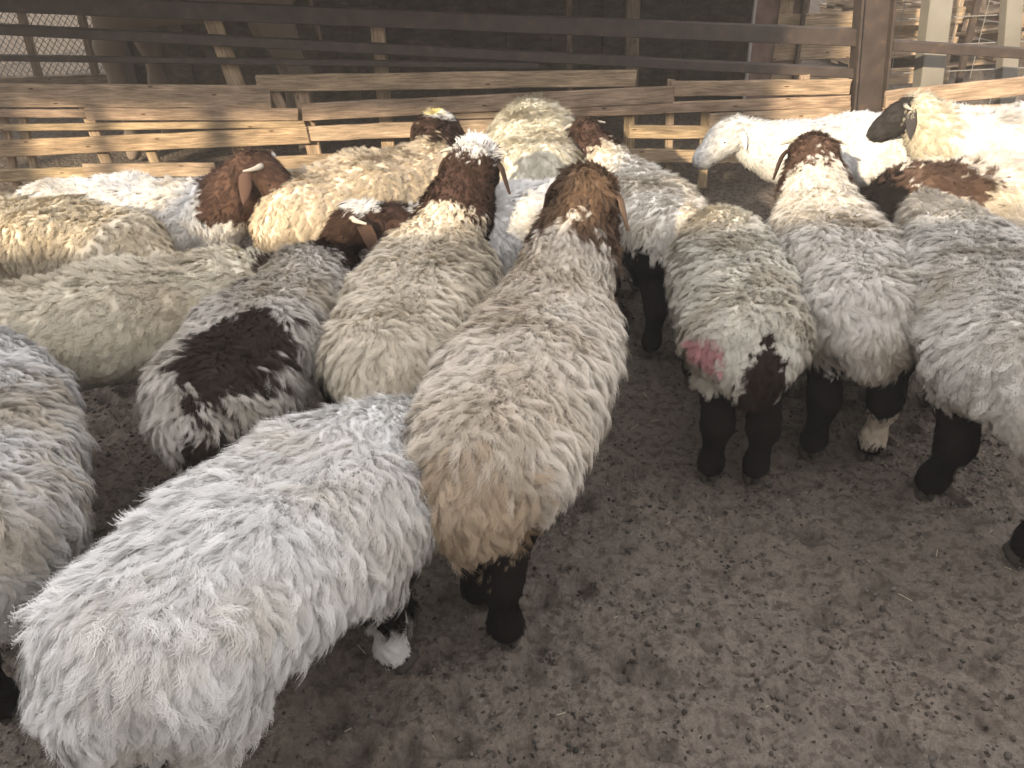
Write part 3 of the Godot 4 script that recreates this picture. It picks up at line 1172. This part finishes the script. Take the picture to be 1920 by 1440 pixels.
func build_yard() -> void:
	# pallets standing and stacked in the sunny yard beyond the big post
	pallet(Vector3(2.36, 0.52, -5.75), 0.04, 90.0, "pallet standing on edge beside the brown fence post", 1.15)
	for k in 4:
		pallet(Vector3(3.35 + 0.03 * k, 0.03 + 0.137 * k, -7.3 + 0.05 * k), 0.22 + 0.05 * k, 0.0, ["lowest", "second lowest", "third", "topmost"][k] + " pallet of the stack in the sunny yard", 1.5)  # wood tint raised to stand in for flare and overexposure
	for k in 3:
		pallet(Vector3(4.9 + 0.05 * k, 0.03 + 0.137 * k, -7.0), -0.35 + 0.04 * k, 0.0, ["bottom", "middle", "top"][k] + " pallet of the low pile at the far edge of the yard", 1.45)  # same brightened tint, flare whiteness put into the wood colour
	# rusty sheet leaning on the shed corner
	var sh := base("metal_sheet", Vector3(1.78, 0.0, -5.6))
	part("panel", bar(Vector3(0, 0.0, 0), Vector3(0.03, 1.5, -0.12), 0.34, 0.006, Vector3.RIGHT), mats.rust, sh)
	part("edge_strip", bar(Vector3(-0.18, 0.0, 0.01), Vector3(-0.15, 1.5, -0.11), 0.02, 0.02, Vector3.RIGHT), mats.galv, sh)
	tag(sh, "rusty metal sheet leaning at the shed corner", "sheet")
	# wire fence along the yard
	var wf := base("wire_fence", Vector3(0, 0, -5.1))
	tag(wf, "thin wire fence with steel stakes in front of the sunny yard", "fence")
	for i in 3:
		var x := 2.75 + i * 0.55
		part("stake", bar(Vector3(x, -0.05, 0), Vector3(x - 0.03, 1.3, 0), 0.035, 0.035, Vector3.RIGHT), mats.steel, wf)
	for i in 7:
		part("strand", bar(Vector3(2.1, 0.1 + i * 0.15, 0.02), Vector3(4.2, 0.1 + i * 0.15 + 0.02, 0.02), 0.006, 0.006, Vector3.UP, 0.0, 1), mats.wire, wf)
	for i in 13:
		part("stay_wire", bar(Vector3(2.15 + i * 0.16, 0.05, 0.028), Vector3(2.14 + i * 0.16, 1.15, 0.028), 0.004, 0.004, Vector3.RIGHT, 0.0, 1), mats.wire, wf)
	build_calf()

func build_calf() -> void:
	var root := base("calf", Vector3(-1.86, 0, -5.35))
	tag(root, "grey brown calf standing in the dark shed behind the rails", "calf")
	var b := []
	bone(b, Vector3(0.46, 1.03, 0), Vector3(-0.4, 1.02, 0), 0.21, 0.2, 0)
	bone(b, Vector3(0.4, 0.98, 0), Vector3(-0.32, 0.95, 0), 0.2, 0.19, 0)
	bone(b, Vector3(-0.42, 1.08, 0), Vector3(-0.85, 1.24, 0.05), 0.17, 0.1, 0)
	bone(b, Vector3(-0.92, 1.24, 0.05), Vector3(-1.2, 1.08, 0.1), 0.1, 0.06, 0)
	bone(b, Vector3(0.72, 1.05, 0), Vector3(0.78, 0.6, 0), 0.03, 0.02, 0)
	for z in [-0.13, 0.13]:
		var o: float = 0.07 if z > 0 else -0.07
		bone(b, Vector3(0.52, 0.95, z), Vector3(0.50 + o, 0.72, z), 0.15, 0.085, 0)
		bone(b, Vector3(0.50 + o, 0.72, z), Vector3(0.60 + o, 0.46, z), 0.08, 0.048, 0)
		bone(b, Vector3(0.60 + o, 0.46, z), Vector3(0.57 + o, 0.12, z), 0.048, 0.038, 0)
		bone(b, Vector3(0.57 + o, 0.12, z), Vector3(0.54 + o, 0.04, z), 0.042, 0.045, 0)
		bone(b, Vector3(-0.36, 0.9, z), Vector3(-0.38 - o, 0.68, z), 0.12, 0.07, 0)
		bone(b, Vector3(-0.38 - o, 0.68, z), Vector3(-0.38 - o, 0.4, z), 0.062, 0.046, 0)
		bone(b, Vector3(-0.38 - o, 0.4, z), Vector3(-0.38 - o, 0.12, z), 0.048, 0.038, 0)
		bone(b, Vector3(-0.38 - o, 0.12, z), Vector3(-0.41 - o, 0.04, z), 0.042, 0.045, 0)
	var s := skin(b, 0.025, 0.08)
	part("body", arrays_mesh(s.v, s.idx, smooth_normals(s.v, s.idx)), mats.calf, root)
	for z in [-1.0, 1.0]:
		part("ear", ear_mesh(Vector3(-0.92, 1.3, 0.05 + 0.08 * z), Vector3(0, 0.2, z), Vector3(0, -0.2, z), Vector3(-1, 0, 0), 1.1), mats.calf, root)
		part("eye", locks.eye, mats.eye, root, Transform3D(Basis().scaled(Vector3(1.4, 1.4, 1.4)), Vector3(-1.02, 1.22, 0.07 + 0.075 * z)))

func build_litter() -> void:
	# droppings trodden into the sand
	var pm := lump(0.5, 71)
	var mm := MultiMesh.new()
	mm.transform_format = MultiMesh.TRANSFORM_3D
	mm.use_colors = true
	mm.mesh = pm
	var ts := []
	var cs := PackedColorArray()
	for i in 34000:   # loose crumbs of soil
		var p := Vector2(rng.randf_range(-2.2, 2.8), -0.4 - pow(rng.randf(), 1.15) * 4.0)
		var gap := noise_b.get_noise_2d(p.x * 4.0 + 3.0, p.y * 4.0)
		if gap < rng.randf_range(-0.25, 0.35): continue
		var r := 0.002 + 0.005 * pow(rng.randf(), 3.5)
		var t := rng.randf_range(0.45, 1.1)
		ts.append(Transform3D(Basis.from_euler(Vector3(rng.randf() * 6.0, rng.randf() * 6.0, rng.randf() * 6.0)) * Basis.from_scale(Vector3(r * 1.5, r * 0.9, r * 1.1) * 2.0), Vector3(p.x, surface_height(p.x, p.y) + r * 0.3, p.y)))
		cs.append(Color(0.15 * t, 0.127 * t, 0.108 * t))
	for i in 1500:
		var c := Vector2(rng.randf_range(-2.0, 2.6), -0.5 - pow(rng.randf(), 0.8) * 3.6)
		var n := rng.randi_range(3, 16)
		var spread := rng.randf_range(0.015, 0.09)
		var green := rng.randf() < 0.16
		for k in n:
			var p := c + Vector2(rng.randfn(), rng.randfn()) * spread
			var r := lerpf(0.0022, 0.0066, pow(rng.randf(), 1.7))
			ts.append(Transform3D(Basis.from_euler(Vector3(rng.randf() * 6.0, rng.randf() * 6.0, 0)) * Basis.from_scale(Vector3(r * 1.4, r * 0.8, r) * rng.randf_range(1.2, 1.9)), Vector3(p.x, surface_height(p.x, p.y) + r * 0.25, p.y)))
			var t := rng.randf_range(0.6, 1.5)
			cs.append(Color(0.04 * t, 0.041 * t, 0.033 * t) if green else Color(0.054 * t, 0.042 * t, 0.034 * t))
	mm.instance_count = ts.size()
	for i in ts.size():
		mm.set_instance_transform(i, ts[i])
		mm.set_instance_color(i, cs[i])
	var o := MultiMeshInstance3D.new()
	o.name = "droppings"
	o.multimesh = mm
	o.material_override = mats.dung
	add_child(o, true)
	tag(o, "dark sheep droppings scattered over the sandy floor", "droppings", "", "stuff")
	var st := SurfaceTool.new()
	st.begin(Mesh.PRIMITIVE_TRIANGLES)
	for i in 170:
		var p := Vector3(rng.randf_range(-1.2, 2.2), 0, rng.randf_range(-3.4, -0.5))
		p.y = surface_height(p.x, p.z) + 0.003
		var d := Vector3(rng.randf_range(-1, 1), rng.randf_range(-0.1, 0.2), rng.randf_range(-1, 1)).normalized() * rng.randf_range(0.008, 0.035)
		st.append_from(bar(p, p + d, 0.0018, 0.0018, Vector3(0.1, 1, 0), 0.0, 1), 0, Transform3D())
	var so := part("straw_bits", st.commit(), mats.straw, self)
	tag(so, "short bits of straw lying on the sandy floor", "straw", "", "stuff")

const WHITE := Color(0.80, 0.785, 0.76)
const CREAM := Color(0.73, 0.64, 0.52)
const GREY := Color(0.68, 0.65, 0.61)
const BROWN := Color(0.068, 0.042, 0.032)
const TAN := Color(0.18, 0.118, 0.08)
const BLACK := Color(0.017, 0.0145, 0.0135)

func build_flock() -> void:
	var flock := [
		{"label": "shaggy white sheep nearest the viewer with a white sock above its black hoof", "at": Vector2(-0.49, -1.16), "turn": 34.0, "s": 0.92, "wool": Color(0.83, 0.82, 0.805), "neck": WHITE, "head": BROWN, "leg": WHITE, "dens": 8000.0, "wool_len": 0.95, "neck_to": Vector3(0.60, 0.50, 0.0), "face": Vector3(0.5, -0.85, 0), "dirt": Color(0.68, 0.62, 0.54), "patches": [[Vector3(0.23, 0.27, 0.1), Vector3(0.1, 0.09, 0.12), BLACK], [Vector3(0.25, 0.03, 0.1), Vector3(0.1, 0.06, 0.12), BLACK], [Vector3(-0.40, 0.33, 0.0), Vector3(0.12, 0.16, 0.10), Color(0.06, 0.05, 0.045)]], "wide": 1.18, "long": 0.9, "leg_line": 0.2, "chest": 1.12},
		{"label": "big cream sheep with a tan neck standing in the middle of the flock", "at": Vector2(0.03, -1.69), "turn": 17.0, "s": 0.97, "wool": Color(0.80, 0.735, 0.65), "neck": TAN, "head": TAN, "leg": BLACK, "dens": 8500.0, "neck_to": Vector3(0.58, 0.80, 0.03), "face": Vector3(0.8, -0.5, 0.1), "legs": [0.08, -0.02, 0.0, 0.04], "stance": 0.06, "wide": 0.85, "horns": false, "patches": [[Vector3(-0.5, 0.46, 0.0), Vector3(0.16, 0.16, 0.2), Color(0.52, 0.38, 0.24), 0.6]], "neck_thick": 1.15, "dirt": Color(0.55, 0.46, 0.34), "wool_len": 0.88},
		{"label": "cream sheep with a white crown between the middle sheep and the dark patched one", "at": Vector2(-0.26, -2.13), "turn": 8.0, "s": 0.94, "wool": Color(0.80, 0.73, 0.61), "neck": BROWN, "head": BROWN, "leg": BLACK, "dens": 7800.0, "neck_to": Vector3(0.55, 0.78, 0.09), "face": Vector3(0.85, -0.45, 0.1), "tuft": 0.8, "patches": [[Vector3(0.56, 0.88, 0.09), Vector3(0.09, 0.07, 0.08), WHITE]], "neck_len": 0.4, "neck_from": 0.36, "neck_thick": 1.12},
		{"label": "cream sheep with a pink paint mark on its rump", "at": Vector2(0.67, -2.21), "turn": 6.0, "s": 0.89, "wool": Color(0.80, 0.76, 0.67), "neck": BROWN, "head": BROWN, "leg": BLACK, "dens": 7800.0, "lock": "curly", "neck_to": Vector3(0.60, 0.50, 0.0), "face": Vector3(0.6, -0.8, 0), "wide": 0.8, "stance": 0.09, "patches": [[Vector3(-0.47, 0.44, 0.02), Vector3(0.12, 0.15, 0.075), Color(0.05, 0.034, 0.028)], [Vector3(-0.40, 0.53, -0.13), Vector3(0.09, 0.045, 0.05), Color(0.74, 0.33, 0.36), 0.8]]},
		{"label": "cream grey sheep with a dark brown head and grey horns beside the pink marked one", "at": Vector2(1.02, -2.31), "turn": 6.0, "s": 0.92, "wool": Color(0.79, 0.75, 0.69), "neck": Color(0.16, 0.1, 0.075), "head": BROWN, "leg": BLACK, "dens": 7800.0, "neck_to": Vector3(0.56, 0.72, 0.0), "face": Vector3(0.85, -0.4, 0), "wide": 0.92, "neck_from": 0.45, "patches": [[Vector3(-0.38, 0.16, 0.1), Vector3(0.12, 0.075, 0.09), CREAM]], "neck_thick": 1.12},
		{"label": "pale grey sheep cut off by the edge of the picture, walking with one leg raised", "at": Vector2(1.28, -1.97), "turn": 8.0, "s": 0.99, "wool": Color(0.79, 0.755, 0.70), "neck": GREY, "head": BLACK, "leg": BLACK, "dens": 7800.0, "neck_to": Vector3(0.60, 0.55, 0.0), "face": Vector3(0.6, -0.8, 0), "lock": "curly", "legs": [0.16, -0.08, 0.0, 0.05], "stance": 0.085},
		{"label": "round white sheep facing the fence with its rump half in sun", "at": Vector2(0.13, -3.51), "turn": 1.0, "s": 0.95, "wool": Color(0.76, 0.72, 0.61), "neck": WHITE, "head": WHITE, "leg": BROWN, "dens": 4200.0, "lock": "far", "neck_to": Vector3(0.58, 0.48, 0.0), "face": Vector3(0.6, -0.8, 0)},
		{"label": "clean white young sheep standing side on in full sun by the fence", "at": Vector2(1.49, -3.50), "turn": -97.0, "s": 0.88, "wool": Color(0.84, 0.84, 0.84), "neck": Color(0.72, 0.71, 0.69), "head": Color(0.72, 0.71, 0.69), "leg": Color(0.68, 0.67, 0.65), "dirt": Color(0.66, 0.63, 0.58), "dens": 4500.0, "lock": "far", "wool_len": 0.55, "neck_to": Vector3(0.60, 0.66, -0.02), "face": Vector3(0.88, -0.5, -0.2), "horns": false, "ear_len": 0.6, "neck_len": 0.45},
		{"label": "long bodied cream sheep walking behind the foreground sheep with its dark head lowered", "at": Vector2(-1.10, -2.12), "turn": 70.0, "s": 0.94, "wool": Color(0.74, 0.68, 0.55), "neck": BROWN, "head": BROWN, "leg": BLACK, "dens": 6000.0, "neck_to": Vector3(0.60, 0.48, 0.0), "face": Vector3(0.6, -0.8, 0), "lock": "curly"},
		{"label": "grey white sheep with a large dark brown patch on its rump", "at": Vector2(-0.68, -2.0), "turn": 12.0, "s": 0.9, "wool": Color(0.63, 0.59, 0.54), "neck": BROWN, "head": BROWN, "leg": BLACK, "dens": 7800.0, "neck_to": Vector3(0.58, 0.52, 0.0), "face": Vector3(0.6, -0.8, 0), "wide": 0.9, "patches": [[Vector3(-0.26, 0.62, 0.06), Vector3(0.22, 0.16, 0.12), Color(0.05, 0.036, 0.03)], [Vector3(-0.45, 0.45, 0.1), Vector3(0.12, 0.1, 0.12), Color(0.05, 0.036, 0.03)]]},
		{"label": "dark headed sheep with a white crown looking down between the cream sheep", "at": Vector2(0.02, -2.75), "turn": -112.0, "s": 0.88, "wool": WHITE, "neck": BROWN, "head": Color(0.07, 0.042, 0.03), "leg": BLACK, "dens": 4500.0, "lock": "far", "neck_to": Vector3(0.58, 0.67, 0.0), "face": Vector3(0.85, -0.5, 0), "patches": [[Vector3(-0.45, 0.48, 0), Vector3(0.2, 0.12, 0.3), BROWN], [Vector3(0.585, 0.75, 0.0), Vector3(0.06, 0.05, 0.06), WHITE]], "tuft": 0.7},
		{"label": "curly cream sheep by the fence with a yellow mark on its crown", "at": Vector2(-0.50, -3.08), "turn": 55.0, "s": 0.94, "wool": Color(0.73, 0.63, 0.49), "neck": BROWN, "head": BROWN, "leg": BROWN, "dens": 5000.0, "lock": "curly", "neck_to": Vector3(0.42, 0.66, -0.21), "face": Vector3(0.75, -0.4, -0.35), "patches": [[Vector3(0.45, 0.74, -0.21), Vector3(0.06, 0.05, 0.06), WHITE], [Vector3(0.44, 0.75, -0.22), Vector3(0.035, 0.04, 0.035), Color(0.78, 0.66, 0.30)]], "horns": false, "neck_from": 0.31},
		{"label": "white bodied sheep with a dark brown head and black legs beside the sandy gap", "at": Vector2(0.52, -2.93), "turn": -14.0, "s": 0.84, "wool": Color(0.80, 0.76, 0.69), "neck": BROWN, "head": Color(0.07, 0.045, 0.035), "leg": BLACK, "dens": 4500.0, "lock": "far", "neck_to": Vector3(0.55, 0.72, -0.08), "face": Vector3(0.8, -0.5, -0.2), "leg_line": 0.42, "patches": [[Vector3(-0.38, 0.42, 0), Vector3(0.3, 0.12, 0.3), BLACK]]},
		{"label": "brown and white sheep with a lowered black head behind the pale grey sheep", "at": Vector2(1.69, -2.74), "turn": -100.0, "s": 0.95, "wool": Color(0.76, 0.71, 0.63), "neck": BLACK, "head": BLACK, "leg": BLACK, "dens": 4500.0, "lock": "far", "neck_to": Vector3(0.56, 0.53, -0.1), "face": Vector3(0.7, -0.8, 0), "patches": [[Vector3(0.26, 0.62, 0), Vector3(0.18, 0.12, 0.2), Color(0.12, 0.075, 0.055)]], "neck_thick": 1.15},
		{"label": "cream necked sheep with a black and white face raised in front of the brown post", "at": Vector2(2.16, -3.3), "turn": -92.0, "s": 0.98, "wool": WHITE, "neck": Color(0.62, 0.56, 0.44), "head": Color(0.05, 0.045, 0.045), "leg": BLACK, "dens": 4200.0, "lock": "far", "neck_to": Vector3(0.53, 0.69, 0.0), "face": Vector3(0.72, -0.55, 0.42), "patches": [[Vector3(0.54, 0.84, 0.0), Vector3(0.07, 0.06, 0.07), WHITE]], "head_size": 0.82},
		{"label": "white sheep with a curly brown head turned along the fence", "at": Vector2(-1.40, -2.95), "turn": 96.0, "s": 0.90, "wool": WHITE, "neck": Color(0.105, 0.062, 0.047), "head": Color(0.105, 0.062, 0.047), "leg": BROWN, "dens": 5000.0, "lock": "far", "neck_to": Vector3(0.56, 0.74, 0.0), "face": Vector3(0.75, -0.65, 0.1), "neck_from": 0.36},
		{"label": "curly cream sheep in sun cut off by the edge of the picture", "at": Vector2(-1.60, -2.75), "turn": -70.0, "s": 0.90, "wool": Color(0.73, 0.65, 0.51), "neck": BROWN, "head": BROWN, "leg": BROWN, "dens": 5000.0, "lock": "curly", "neck_to": Vector3(0.58, 0.5, 0.0), "face": Vector3(0.7, -0.7, 0)},
		{"label": "grey white sheep cut off at the edge beside the foreground sheep", "at": Vector2(-1.20, -1.50), "turn": -26.0, "s": 0.92, "wool": Color(0.67, 0.66, 0.65), "neck": BROWN, "head": BLACK, "leg": BLACK, "dens": 7000.0, "neck_to": Vector3(0.62, 0.46, 0.02), "face": Vector3(0.7, -0.7, 0), "neck_thick": 1.2},
	]
	for i in flock.size():
		flock[i].seed = 3.7 * i + 1.3
		make_sheep(flock[i])
